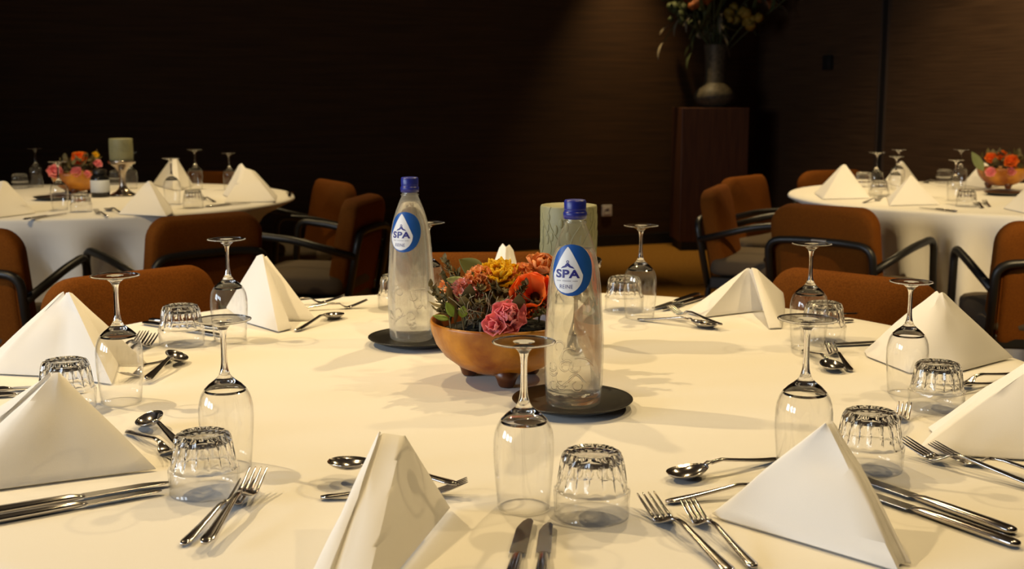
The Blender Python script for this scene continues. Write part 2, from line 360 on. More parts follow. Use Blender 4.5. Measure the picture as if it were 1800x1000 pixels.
# ------------------------------------------------------------------ tables and cloths
CHAIRS = []
def in_chair(p, q):
    x, y, rz = q; d = Vector((p.x-x, p.y-y)); lx = d.x*cos(rz)+d.y*sin(rz); ly = -d.x*sin(rz)+d.y*cos(rz)
    return abs(lx) < .33 and -.15 < ly < .50
MAINC = Vector((-.01, 1.90, 0)); LC = Vector((-1.98, 5.45, 0)); RC = Vector((2.27, 5.55, 0))
def table_with_cloth(cx, cy, Rr, seed, tl, cl, folds=15):
    t = thing('dining_table', tl, 'table', (cx, cy, 0))
    link_mesh('tabletop', *lathe([(TZ-.026, 0), (TZ-.026, Rr-.035), (TZ-.004, Rr-.035), (TZ-.004, 0)], 64), 'table', t, smooth=False)
    link_mesh('pedestal_leg', *lathe([(0.03, .06), (TZ-.026, .06)], 20), 'black', t)
    link_mesh('foot_plate', *lathe([(0, 0), (0, .33), (.02, .33), (.035, .06), (.035, 0)], 32), 'black', t)
    rnd = random.Random(seed); ph = [rnd.uniform(0, 6.28) for _ in range(6)]
    n = 192
    lim = [9.0]*n
    for i in range(n):
        a = 2*pi*i/n; rr = 1.05
        while rr > .45 and any(in_chair(Vector((cx+rr*cos(a), cy+rr*sin(a), 0)), q) for q in CHAIRS): rr -= .01
        if rr < 1.04: lim[i] = rr
    lim = [min(lim[(i+k) % n] + .0022*k*k for k in range(-9, 10)) for i in range(n)]
    prof = [(TZ, 0)] + [(TZ, Rr*q) for q in (.15, .3, .45, .6, .75, .88, .96)] + [(TZ-.0015, Rr-.004), (TZ-.006, Rr+.004), (TZ-.016, Rr+.008)]
    for i in range(1, 15):
        u = i/14; prof.append((TZ-.016-u*(TZ-.04), Rr+.008+.055*u))
    def rf(a, z, r):
        u = max(0, (TZ-.05-z)/TZ); k = min(1, u*2.8)**.8
        w = sin(folds*a+ph[0]+1.3*sin(2*a+ph[1])+5*z*sin(3*a+ph[5])) + .55*sin((folds*2-5)*a+ph[2]+sin(3*a)) + .5*sin(7*a+ph[3])
        cor = max(0, cos(2*a+ph[4]))**3*.06*u
        res = r + cor
        if z < .705: res = min(res, max(lim[int(round(a/2/pi*n)) % n], r - (.705-z)*5))
        return max(.42, res + k*(.075*(w-1.2) + .016*sin(13*z+5*a+ph[5])))
    v, f = lathe(prof, n, rf)
    c = link_mesh('tablecloth', v, f, 'cloth'); c.location = (cx, cy, 0)
    tag(c, cl, 'tablecloth')
    return t
# ------------------------------------------------------------------ chairs
def outline(w, h, r, n=7, taper=0.0):
    pts = []
    for (cx, cz, a0) in ((w/2-r, h/2-r, 0), (-w/2+r, h/2-r, 90), (-w/2+r, -h/2+r, 180), (w/2-r, -h/2+r, 270)):
        for i in range(n+1):
            a = R(a0+90*i/n); pts.append((cx+r*cos(a), cz+r*sin(a)))
    return [(x*(1-taper*z/h), z) for x, z in pts]
def cushion(ol, T, puff=.012):
    n = len(ol); prof = [(.35, T/2+puff), (.7, T/2+puff*.7), (.88, T/2+puff*.2), (.955, T/2-.004), (.985, T/2-.012), (1, T/2-.026)]
    prof = [(1e-9, T/2+puff)] + prof; prof = prof + [(s, -t) for s, t in reversed(prof)]
    v, f, rings = [], [], []
    for s, t in prof:
        if s < 1e-6: rings.append([len(v)]); v.append((0, t, 0))
        else: k = len(v); rings.append(list(range(k, k+n))); v += [(x*s, t, z*s) for x, z in ol]
    for A, B in zip(rings, rings[1:]):
        for i in range(n):
            j = (i+1) % n
            if len(A) == 1: f.append((A[0], B[i], B[j]))
            elif len(B) == 1: f.append((A[i], A[j], B[0]))
            else: f.append((A[i], A[j], B[j], B[i]))
    return v, f
def make_chair(name):
    r = root(name)
    tilt = Matrix.Translation((0, -.005, .78)) @ Matrix.Rotation(R(11), 4, 'X')
    def bend(v, k=.5): return [(x, y - k*x*x + .02, z) for x, y, z in v]
    v, f = cushion(outline(.44, .43, .075, taper=.04), .075)
    v = bend([(x, y, z-.20) for x, y, z in v])
    link_mesh('backrest', *xf((v, f), tilt), 'fabric', r)
    v, f = cushion(outline(.38, .29, .03), .03, .004)
    v = bend([(x, y-.035, z-.275) for x, y, z in v])
    link_mesh('rear_panel', *xf((v, f), tilt), 'fabric', r)
    def bk(x, z, off=-.058): return tilt @ Vector((x, off-.5*x*x+.02, z))
    hoop = smooth_path([bk(-.215, -.42), bk(-.215, -.115), bk(-.10, -.11), bk(.10, -.11), bk(.215, -.115), bk(.215, -.42)], 6, .055)
    link_mesh('back_hoop', *tube(hoop, .015, 10), 'black', r)
    for s in (-1, 1):
        link_mesh('rear_leg', *tube([bk(.215*s, -.40), Vector((.215*s, .02, .36)), Vector((.22*s, -.03, 0))], .014, 10), 'black', r)
        p0 = bk(.222*s, -.20)
        arm = smooth_path([p0, (.265*s, .22, .64), (.275*s, .40, .66), (.275*s, .43, 0)], 6, .055)
        link_mesh('armrest', *tube(arm[:-1]+[Vector((.275*s, .426, .3))], .015, 10), 'black', r)
        link_mesh('front_leg', *tube([(.275*s, .426, .31), (.275*s, .43, 0)], .014, 10), 'black', r)
    v, f = cushion(outline(.50, .43, .06), .075)
    link_mesh('seat', *xf((v, f), Matrix.Translation((0, .235, .45)) @ Matrix.Rotation(R(90), 4, 'X')), 'seat', r)
    bevel(link_mesh('seat_frame', *box(-.262, .262, .03, .44, .355, .408), 'black', r, smooth=False), .008)
    return r
def chair(px, py, tgt, label, group=None, turn=0, z=.05, off=None):
    p = at(px, py, z) if off is None else Vector(off)
    d = Vector((tgt.x-p.x, tgt.y-p.y)); rz = atan2(d.y, d.x) - pi/2 + R(turn)
    CHAIRS.append((p.x, p.y, rz)); o = inst('chair', make_chair, 'armchair', label, 'chair', (p.x, p.y, 0), rz, group); return o
chair(228, 474, MAINC, 'brown armchair pushed in at the left far side of the front table')
chair(1503, 478, MAINC, 'brown armchair pushed in at the right far side of the front table')
chair(850, 441, MAINC, 'brown armchair at the far side of the front table behind the flower bowl')
chair(-82, 402, LC, 'brown armchair cut by the left edge of the photo, near side of the left table', turn=-6)
chair(360, 376, LC, 'brown armchair seen from behind on the near right side of the left table', turn=6)
chair(588, 316, LC, 'brown armchair facing us beyond the right end of the left table', turn=8)
chair(640, 344, LC, 'brown armchair turned in profile at the right end of the left table', turn=9)
chair(378, 300, LC, 'brown armchair peeking over the far side of the left table', turn=0)
chair(1257, 326, RC, 'brown armchair in profile nearest the wooden plinth at the right table', turn=-20)
chair(1307, 308, RC, 'brown armchair facing us between the plinth and the right table', turn=-6)
tagged = chair(1450, 361, RC, 'brown armchair seen from behind with a small silver tag on its back tube', turn=6)
chair(1872, 390, RC, 'brown armchair cut by the right edge of the photo, near side of the right table', turn=4)
chair(1462, 298, RC, 'brown armchair at the far side of the right table behind a napkin', turn=0)
tilt = Matrix.Translation((0, -.005, .78)) @ Matrix.Rotation(R(11), 4, 'X')
tg = link_mesh('tag', *xf(box(-.03, .03, -.071, -.066, -.12, -.10), tilt @ Matrix.Translation((0, .012, 0))), 'tag', tagged, smooth=False)
tg['label'] = 'small silver tag on the back tube'

table_with_cloth(MAINC.x, MAINC.y, .94, 1, 'large round dining table under the front white cloth', 'white cloth on the large round table in the foreground')
table_with_cloth(LC.x, LC.y, .96, 2, 'round dining table at the back left under a white cloth', 'white floor-length cloth draped over the back left table')
table_with_cloth(RC.x, RC.y, .95, 3, 'round dining table at the back right under a white cloth', 'white floor-length cloth draped over the back right table')

# ------------------------------------------------------------------ glassware
def make_wineglass(name):
    r = root(name)
    out = [(0, .0305), (.015, .0318), (.03, .033), (.05, .0346), (.065, .0353), (.08, .0350), (.09, .0335), (.098, .0308), (.105, .0265), (.111, .0205), (.116, .0140), (.120, .0096), (.124, .0072), (.128, .0058)]
    inn = [(.1155, 0), (.1152, .005), (.1128, .0125), (.1078, .0203), (.1018, .0266), (.095, .0308), (.088, .0331), (.08, .0341), (.065, .0345), (.05, .0338), (.03, .032), (.015, .0308), (.0002, .0297)]
    prof = out[::-1] + inn[::-1]
    v, f = lathe(prof, 56)
    mi = [1 if sum(v[i][2] for i in q)/len(q) > .1035 else 0 for q in f]
    link_mesh('bowl', v, f, ['thin', 'glass'], r, mi=mi)
    link_mesh('stem', *lathe([(.128, .0058), (.134, .0046), (.142, .0039), (.155, .0036), (.170, .0036), (.178, .0042), (.183, .0056)], 24), 'glass', r)
    v, f = lathe([(.183, .0056), (.187, .0085), (.190, .0125), (.1920, .019), (.1940, .029), (.1948, .0345), (.1955, .0366), (.1963, .0366), (.1968, .0345), (.1962, .02), (.1960, .0125), (.1958, .0)], 56)
    mi = [0 if .013 < sqrt((sum(v[i][0] for i in q)/len(q))**2+(sum(v[i][1] for i in q)/len(q))**2) < .0345 else 1 for q in f]
    link_mesh('foot', v, f, ['thin', 'glass'], r, mi=mi)
    return r
def make_tumbler(name):
    r = root(name)
    prof = [(.0715, 0), (.0715, .020), (.0728, .0235), (.0738, .0275), (.0728, .0312), (.069, .0340), (.063, .0358), (.050, .0378), (.040, .0392), (.034, .0402), (.0315, .0412), (.0300, .0430), (.0270, .0432), (.020, .0428), (.008, .0424), (.0008, .0422), (0, .0416),
            (.0008, .0408), (.010, .0408), (.022, .0406), (.029, .0400), (.040, .0372), (.050, .0350), (.056, .0336), (.0615, .0312), (.0645, .0265), (.0655, .018), (.066, 0)]
    v, f = [], []
    def rf(a, z, rr):
        if .0318 < z < .0725 and rr > .031+(.0725-z)*.09 or (.068 < z < .0735 and rr > .026):
            k = min(1, max(0, (z-.0318)/.006)); return rr*(1 - .085*k*abs(sin(8*a)))
        return rr
    v, f = lathe(prof, 112, rf)
    def zz(q): return sum(v[i][2] for i in q)/len(q)
    mi = [1 if zz(q) > .0285 else 0 for q in f]
    sharp(link_mesh('fluted_body', v, f, ['thin', 'flute'], r, mi=mi), 50)
    return r
GW = 'upturned wine glasses'; GT = 'upturned tumblers'
def wine(px, py, label, group=None, s=1.0):
    p = at(px, py, .197*s); inst('wine', make_wineglass, 'wine_glass', label, 'wine glass', (p.x, p.y, TZ+.0008), random.uniform(0, 6), group, s)
def tumbler(px, py, label, group=None, s=1.0):
    p = at(px, py); inst('tumbler', make_tumbler, 'tumbler', label, 'glass', (p.x, p.y, TZ+.0008), random.uniform(0, 6), group, s)
gm, gl, gr = GW+' on the front table', GW+' on the left table', GW+' on the right table'
wine(921, 600, 'upturned wine glass in the foreground in front of the near water bottle', gm, .985)
wine(391, 561, 'upturned wine glass at the left behind the tumbler by the long knives', gm, .97)
wine(202, 484, 'upturned wine glass beside the left napkin and in front of the left brown chair', gm)
wine(398, 420, 'upturned wine glass standing left of the tall open napkin at the far left', gm)
wine(1420, 560, 'upturned wine glass at the right rising above the big front right napkin', gm)
wine(1602, 495, 'upturned wine glass in front of the wide napkin at the far right', gm, .91)
wine(1427, 428, 'upturned wine glass in front of the right brown chair back', gm)
wine(1127, 396, 'upturned wine glass at the far side right of the near water bottle', gm)
wine(752, 391, 'upturned wine glass mostly hidden behind the left water bottle', gm)
tmm = GT+' on the front table'
tumbler(1040, 904, 'upturned fluted tumbler in the foreground right of the front wine glass', tmm)
tumbler(360, 863, 'upturned fluted tumbler at the lower left above the long knives', tmm, .97)
tumbler(1526, 822, 'upturned fluted tumbler just behind the big front right napkin', tmm)
tumbler(320, 604, 'upturned fluted tumbler in front of the left brown chair', tmm)
tumbler(119, 717, 'upturned fluted tumbler half hidden behind the large left napkin', tmm)
tumbler(1645, 718, 'upturned fluted tumbler behind the right wine glass beside the wide napkin', tmm, .96)
tumbler(1097, 545, 'upturned fluted tumbler at the far side right of the near water bottle', tmm)
tumbler(1446, 598, 'upturned fluted tumbler behind the wine glass before the right chair', tmm)
tumbler(698, 541, 'upturned fluted tumbler half hidden behind the left water bottle', tmm)
# back tables
wine(61, 261, 'upturned wine glass farthest left on the back left table', gl)
wine(101, 284, 'upturned wine glass in front of the pink flowers on the left table', gl)
wine(300, 278, 'upturned wine glass between the two near napkins on the left table', gl)
wine(342, 263, 'upturned wine glass in the middle of the right part of the left table', gl)
wine(402, 269, 'upturned wine glass nearest the right end of the left table', gl, .92)
wine(228, 268, 'upturned wine glass behind the candle on the left table', gl, .92)
tl_ = GT+' on the left table'
tumbler(143, 372, 'upturned tumbler in front of the bowl on the left table', tl_)
tumbler(36, 331, 'upturned tumbler at the far left of the left table', tl_)
tumbler(206, 324, 'upturned tumbler behind the candle holder on the left table', tl_)
tumbler(340, 365, 'upturned tumbler in front of the middle wine glass on the left table', tl_)
wine(1542, 268, 'upturned wine glass right of the leftmost napkin on the right table', gr)
wine(1580, 263, 'upturned wine glass at the far side of the right table by the wall seam', gr)
wine(1576, 275, 'upturned wine glass behind the front napkin of the right table', gr, .92)
wine(1681, 281, 'upturned wine glass left of the flower bowl on the right table', gr, .92)
wine(1690, 263, 'upturned wine glass at the far side of the right table near the flowers', gr)
tr_ = GT+' on the right table'
tumbler(1517, 328, 'upturned tumbler behind the leftmost napkin of the right table', tr_)
tumbler(1545, 345, 'upturned tumbler left of the front napkin of the right table', tr_)
tumbler(1659, 322, 'upturned tumbler at the far side of the right table', tr_)
tumbler(1698, 363, 'upturned tumbler in front of the flower bowl of the right table', tr_)

# ------------------------------------------------------------------ cutlery (x from tip to handle end)
def handle_st(x0, x1, zt, hw0, hw1, n=14):
    st = []
    for i in range(n+1):
        t = i/n; x = x0+(x1-x0)*t
        hw = hw0+(hw1-hw0)*t**1.6
        if t > .93: hw *= sqrt(max(.05, 1-((t-.93)/.07)**2*.85))
        st.append((x, hw, .0022-.0004*t, 0, zt(t)))
    return st
def make_fork(L):
    def b(name):
        r = root(name); k = L/.205
        zt = lambda t: .0145*k*(1-t)**1.3*min(1, .75+t*2) + .0026
        link_mesh('handle', *loft(handle_st(.078*k, L, zt, .0034*k, .0088*k)), 'steel', r)
        body = [(.046*k, .0122*k, .0014, 0, .0036), (.052*k, .0124*k, .0015, 0, .0026), (.060*k, .0108*k, .0016, 0, .0042), (.067*k, .0072*k, .0018, 0, .0078), (.073*k, .0044*k, .0021, 0, .0116), (.0785*k, .0034*k, .0022, 0, zt(0))]
        parts = [loft(body, 10)]
        for i in range(4):
            y = (i-1.5)*.0066*k
            parts.append(loft([(.050*k, .0023*k, .0013, y, .0030), (.040*k, .0022*k, .0013, y, .0052), (.026*k, .0020*k, .0012, y*1.01, .0092), (.012*k, .0017*k, .0011, y*1.03, .0138), (.003*k, .0012*k, .0008, y*1.04, .0170), (0, .0005, .0005, y*1.04, .0180)], 8))
        link_mesh('tines', *join(*parts), 'steel', r)
        return r
    return b
def make_spoon(L):
    def b(name):
        r = root(name); k = L/.19; bl, bw, dp = .062*k, .0212*k, .0105*k
        zt = lambda t: .0175*k*(1-t)**1.3*min(1, .72+t*2) + .0026
        link_mesh('handle', *loft(handle_st(bl+.008*k, L, zt, .0034*k, .0085*k)), 'steel', r)
        v, f = [], []; nu, nv = 16, 11
        def pt(i, j, d):
            u = i/nu; s = j/(nv-1)*2-1
            w = bw*sqrt(max(0.0, 1-(2*u-1)**2))*(1-.13*(2*u-1))
            rimz = .0105*k+.004*k*(u)**2
            q = max(0, (1-(2*u-1)**2))*(1-s*s)
            return (u*bl, s*w, rimz-dp*q**.8 + d)
        for d in (0, -.0012):
            for i in range(nu+1):
                for j in range(nv): v.append(pt(i, j, d))
        m = (nu+1)*nv
        for i in range(nu):
            for j in range(nv-1):
                a = i*nv+j; f.append((a, a+1, a+nv+1, a+nv)); f.append((m+a, m+a+nv, m+a+nv+1, m+a+1))
            for j in (0, nv-1): a = i*nv+j; f.append((a, a+nv, m+a+nv, m+a))
        neck = loft([(bl-.003*k, .005*k, .0014, 0, .0138*k), (bl+.002*k, .0042*k, .002, 0, .0165*k), (bl+.0085*k, .0034*k, .0022, 0, zt(0))], 10)
        link_mesh('spoon_bowl', *join((v, f), neck), 'steel', r)
        return r
    return b
def make_knife(L):
    def b(name):
        r = root(name); k = L/.23; bl = .098*k
        n = 14; top, bot = [], []
        for i in range(n+1):
            t = i/n; x = t*bl
            bot.append((x, -.0095*k*min(1, (t*3.2)**.6 if t < .31 else 1)+ .0005))   # curved cutting edge
            top.append((x, .0085*k*min(1, .85+.15*t) if t > .02 else .0045*k))
        v, f = [], []
        for z in (.0034, .0046):
            v += [(x, y, z + (.0009 if z > .004 else 0)*0) for x, y in bot] + [(x, y, z) for x, y in top]
        m = 2*(n+1)
        for i in range(n):
            a, c = i, n+1+i
            f.append((a, a+1, c+1, c)); f.append((m+a, m+c, m+c+1, m+a+1)); f.append((a, m+a, m+a+1, a+1)); f.append((c, c+1, m+c+1, m+c))
        f.append((0, n+1, m+n+1, m)); f.append((n, m+n, m+2*n+1, 2*n+1))
        bevel(link_mesh('blade', v, f, 'blade', r, smooth=False), .0006, 2, 30)
        st = [(bl-.002, .0052*k, .0012, 0, .004), (bl+.006*k, .0050*k, .0028, 0, .0042), (bl+.014*k, .0056*k, .0040, 0, .0044), (bl+.05*k, .0070*k, .0042, 0, .0044), (L-.03*k, .0082*k, .0042, 0, .0044), (L-.008*k, .0080*k, .0038, 0, .0042), (L-.002*k, .0060*k, .0028, 0, .0040), (L, .0026*k, .0014, 0, .0038)]
        link_mesh('handle', *loft(st, 14), 'steel', r)
        return r
    return b
KIND = dict(fork=(make_fork, .205, 'fork'), dfork=(make_fork, .172, 'dessert_fork'), spoon=(make_spoon, .178, 'dessert_spoon'), knife=(make_knife, .235, 'knife'), sknife=(make_knife, .205, 'small_knife'))
def cut(kind, tip, end, label, dz=0, group=None, roll=0):
    mk, L, nm = KIND[kind]; a, b = at(*tip), at(*end); d = b-a
    o = inst(kind, mk(L), nm, label, nm.split('_')[-1], (a.x, a.y, TZ+.001+dz), atan2(d.y, d.x), group)
    if roll: o.rotation_euler = (R(roll), 0, atan2(d.y, d.x))
FT = 'cutlery laid on the front table'
# front setting
cut('fork', (456, 860), (336, 1003), 'dinner fork at the lower left, tines up, in front of the tumbler', .009)
cut('dfork', (436, 868), (299, 981), 'smaller fork lying half under the lower left dinner fork')
cut('spoon', (580, 840), (806, 876), 'dessert spoon whose bowl shows left of the centre front napkin', .014)
cut('dfork', (822, 870), (588, 878), 'dessert fork whose tines show right of the centre front napkin')
cut('knife', (927, 919), (902, 1010), 'table knife with pointed blade at the bottom centre')
cut('sknife', (962, 926), (952, 1010), 'shorter table knife right of the pointed one at the bottom centre')
# front right setting
cut('fork', (1134, 893), (1290, 1015), 'left dinner fork of the pair at the bottom right of centre')
cut('dfork', (1206, 901), (1330, 1005), 'right fork of the pair beside the big front right napkin')
cut('spoon', (1175, 848), (1350, 815), 'dessert spoon left of the big front right napkin')
cut('dfork', (1400, 860), (1210, 882), 'dessert fork with only its handle end left of the big right napkin')
cut('knife', (1490, 838), (1798, 946), 'upper knife of the pair right of the big front right napkin')
cut('knife', (1480, 858), (1776, 960), 'lower knife of the pair right of the big front right napkin')
# right near setting
cut('fork', (1583, 797), (1815, 862), 'fork nearest the tumbler below the right edge napkin', .003)
cut('fork', (1636, 802), (1830, 845), 'fork crossing behind the other one below the right edge napkin')
cut('dfork', (1590, 728), (1566, 790), 'dessert fork with tines showing behind the right tumbler')
cut('knife', (1700, 718), (1880, 706), 'knife tip showing between the right tumbler and right edge napkin')
# right setting
cut('spoon', (1472, 658), (1432, 632), 'dessert spoon at the right between wine glass and wide napkin')
cut('dfork', (1457, 617), (1505, 664), 'dessert fork beside the spoon near the wide napkin')
cut('knife', (1455, 610), (1600, 602), 'knife pointing at the tumbler left of the wide napkin')
cut('fork', (1660, 690), (1748, 671), 'fork lying behind the tumbler under the wide napkin', .002)
cut('dfork', (1640, 700), (1724, 684), 'smaller fork behind the right tumbler under the wide napkin')
# far right setting
cut('dfork', (1174, 558), (1276, 584), 'dessert fork lying in front of the far right napkin', .010)
cut('spoon', (1262, 579), (1160, 568), 'dessert spoon crossing the fork before the far right napkin')
cut('knife', (1149, 546), (1236, 517), 'knife left of the far right napkin with amber glint', .0)
cut('sknife', (1166, 548), (1246, 522), 'shorter knife beside the far right napkin')
cut('fork', (1390, 571), (1486, 556), 'fork handle showing behind the tumbler before the right chair')
cut('dfork', (1386, 579), (1489, 567), 'shorter fork handle behind the tumbler before the right chair')
# far left settings
cut('fork', (606, 533), (520, 536), 'fork at the far left beside the open napkin')
cut('dfork', (646, 541), (560, 545), 'fork left of the left water bottle tumbler')
cut('spoon', (598, 557), (508, 588), 'dessert spoon in front of the open far left napkin')
cut('knife', (392, 593), (226, 566), 'knife passing behind the tumbler at the left')
cut('sknife', (396, 581), (246, 563), 'second knife behind the tumbler at the left')
# left setting
cut('fork', (271, 602), (206, 640), 'fork whose tines rise right of the left wine glass')
cut('dfork', (255, 598), (196, 630), 'smaller fork partly behind the left wine glass')
cut('spoon', (316, 634), (252, 680), 'dessert spoon with bowl beside the left wine glass', .006, None, -22)
cut('dfork', (216, 674), (300, 634), 'dessert fork seen through the left wine glass')
cut('knife', (150, 690), (-60, 703), 'knife passing between the two left napkins')
cut('sknife', (124, 682), (-50, 692), 'shorter knife between the two left napkins')
# near left setting
cut('spoon', (258, 745), (345, 815), 'dessert spoon with round bowl above the left tumbler', .005, None, 20)
cut('dfork', (318, 812), (228, 764), 'dessert fork between the large left napkin and the tumbler')
cut('knife', (297, 853), (-20, 907), 'upper long knife at the left edge below the large napkin')
cut('sknife', (284, 868), (-10, 921), 'lower long knife at the left edge below the large napkin')
# back tables
cut('knife', (116, 377), (66, 384), 'dark knife near the front edge of the left table')
cut('dfork', (168, 375), (200, 385), 'fork in front of the near white napkin of the left table')
cut('spoon', (188, 370), (228, 379), 'spoon beside the near white napkin of the left table')
cut('fork', (352, 350), (392, 359), 'fork between napkin and tumbler at the right of the left table')
cut('spoon', (510, 341), (507, 352), 'spoon at the right end of the left table')
cut('knife', (440, 358), (395, 362), 'knife at the near right edge of the left table')
cut('sknife', (1615, 366), (1668, 372), 'knife in front of the front napkin of the right table')
cut('fork', (1550, 352), (1515, 358), 'fork between the two napkins of the right table')
cut('spoon', (1716, 360), (1742, 375), 'spoon in front of the tumbler of the right table')
cut('dfork', (1730, 358), (1752, 372), 'fork beside the spoon before the bowl of the right table')
cut('spoon', (1625, 322), (1650, 318), 'spoon at the far side of the right table')

# ------------------------------------------------------------------ napkins
def napkin(cols, label, gy=None, bulge=.0, nv=12, th=.0022, sub=5):
    """cols: list of (top pixel, top depth pixel, bottom pixel[, bottom z]); consecutive columns span a panel"""
    C = []
    for c in cols:
        (tx, ty), dep, bx_, by_ = c[0], c[1], c[2][0], c[2][1]; bz = c[2][2] if len(c[2]) > 2 else (c[3] if len(c) > 3 else .003)
        Y = at(900, dep).y
        C.append((ray_y(tx, ty, Y), at(bx_, by_, bz)))
    base = C[0][1].copy(); base.z = TZ
    cen = sum(((t+b)/2 for t, b in C), Vector())/len(C)
    v, f = [], []; pts = []
    for i in range(len(C)-1):
        for s in range(sub):
            u = s/sub; pts.append((C[i][0].lerp(C[i+1][0], u), C[i][1].lerp(C[i+1][1], u), sin(pi*u)))
    pts.append((C[-1][0], C[-1][1], 0))
    for (t, b, k) in pts:
        for j in range(nv+1):
            q = j/nv; p = t.lerp(b, q)
            d = Vector((p.x-cen.x, p.y-cen.y, 0)); d = d.normalized() if d.length > 1e-5 else d
            w = noise.noise(p*14)*.0025*sin(pi*q)
            p = p + d*(bulge*k*sin(pi*q)+w)
            p.z = max(p.z, TZ+.003); v.append(p - base)
    for i in range(len(pts)-1):
        for j in range(nv): a = i*(nv+1)+j; f.append((a, a+1, a+nv+2, a+nv+1))
    o = link_mesh('napkin', v, f, 'napkin'); o.location = base
    m = o.modifiers.new('thick', 'SOLIDIFY'); m.thickness = th; m.offset = 0
    bevel(o, .0012, 2, 50); sharp(o, 40)
    return tag(o, label, 'napkin', None)
# centre front
napkin([((664, 766), 905, (524, 1060)), ((668, 759), 906, (552, 1075)), ((662, 772), 907, (566, 1064)), ((674, 762), 905, (584, 1074)), ((708, 767), 905, (632, 1084)), ((711, 766), 905, (790, 893))],
       'tall folded napkin in the centre foreground, shaded on its right', bulge=.004)
# front right
napkin([((1448, 748), 905, (1252, 903)), ((1451, 744), 905, (1268, 911)), ((1454, 747), 905, (1578, 1003)), ((1459, 745), 902, (1579, 992)), ((1462, 741), 900, (1590, 988)), ((1468, 748), 897, (1601, 990))],
       'large pale folded napkin in the front right foreground', bulge=.005)
# right edge
napkin([((1812, 632), 745, (1632, 752)), ((1822, 630), 750, (1640, 760)), ((1826, 636), 755, (1616, 788)), ((1830, 636), 757, (1612, 795)), ((1834, 636), 757, (1880, 812)), ((1842, 634), 745, (1960, 720))],
       'pale folded napkin cut by the right edge of the photo', bulge=.006)
# right wide
napkin([((1645, 513), 620, (1520, 617)), ((1648, 512), 622, (1524, 626)), ((1651, 516), 624, (1598, 655)), ((1656, 514), 624, (1690, 652)), ((1660, 516), 622, (1780, 628))],
       'wide folded napkin at the far right in front of the right chair', bulge=.008)
# far right open
napkin([((1309, 475), 540, (1205, 549)), ((1313, 472), 542, (1238, 557)), ((1316, 471), 542, (1341, 545)), ((1319, 474), 543, (1346, 548, .006)), ((1322, 471), 545, (1352, 577)), ((1330, 473), 545, (1374, 576)), ((1376, 515), 540, (1379, 545))],
       'folded napkin arching at the far right beside the tumbler and knives', bulge=.004)
# far centre
napkin([((878, 436), 530, (840, 540)), ((884, 428), 531, (862, 545)), ((889, 434), 533, (884, 546)), ((895, 430), 531, (905, 545)), ((902, 440), 530, (925, 538))],
       'folded napkin standing behind the flower bowl', bulge=.006)
# far left open
napkin([((452, 450), 553, (398, 541)), ((457, 448), 556, (432, 566)), ((461, 447), 558, (489, 583)), ((463, 448), 556, (512, 577, .004)), ((464, 452), 552, (503, 560, .006)), ((468, 450), 550, (556, 562))],
       'tall open folded napkin at the far left with shaded yellow inside', bulge=.004)
# left
napkin([((104, 518), 632, (-30, 640)), ((112, 513), 636, (-24, 652)), ((114, 521), 637, (-14, 656)), ((117, 515), 638, (110, 662)), ((121, 514), 640, (196, 675)), ((123, 515), 634, (208, 640, .004)), ((126, 516), 630, (262, 641))],
       'folded napkin at the left with shaded inner flap beside the wine glass', bulge=.006)
# near left
napkin([((84, 662), 800, (-150, 812)), ((88, 655), 802, (-125, 845)), ((90, 664), 803, (-110, 842)), ((95, 656), 804, (-80, 870)), ((102, 655), 804, (100, 846)), ((104, 656), 800, (274, 824))],
       'largest folded napkin at the left edge of the photo', bulge=.006)
# left table
napkin([((-20, 322), 362, (-40, 372)), ((6, 318), 366, (-16, 384)), ((12, 320), 364, (62, 374)), ], 'folded napkin cut by the left edge on the back left table', sub=5)
napkin([((256, 322), 362, (208, 376)), ((261, 318), 364, (292, 380)), ((266, 319), 360, (304, 374)), ((268, 322), 358, (300, 362))], 'white folded napkin at the near edge of the left table')
napkin([((299, 281), 325, (268, 324)), ((303, 279), 327, (304, 334)), ((310, 279), 327, (316, 334)), ((312, 280), 325, (340, 326))], 'cream folded napkin behind a wine glass at the middle of the left table')
napkin([((420, 290), 338, (392, 342)), ((425, 287), 340, (408, 350)), ((432, 296), 342, (394, 356)), ((440, 298), 342, (484, 354)), ((448, 301), 340, (487, 344))], 'white folded napkin at the right end of the left table')
# right table
napkin([((1478, 292), 340, (1432, 340)), ((1483, 289), 342, (1446, 350)), ((1487, 290), 342, (1530, 348))], 'white folded napkin leftmost on the right table', bulge=.006)
napkin([((1598, 312), 352, (1560, 348)), ((1601, 308), 354, (1564, 361)), ((1604, 310), 354, (1652, 359))], 'cream folded napkin at the near edge of the right table', bulge=.006)
napkin([((1580, 286), 322, (1552, 322)), ((1584, 283), 324, (1582, 328)), ((1588, 285), 324, (1616, 322))], 'cream folded napkin in the middle of the right table behind a glass')
napkin([((1724, 288), 322, (1690, 325)), ((1730, 286), 323, (1735, 331)), ((1735, 288), 323, (1765, 325))], 'cream folded napkin behind the flower bowl of the right table')
napkin([((1803, 330), 360, (1764, 366)), ((1808, 328), 362, (1800, 374)), ((1813, 330), 362, (1850, 364))], 'white folded napkin cut by the right edge on the right table')

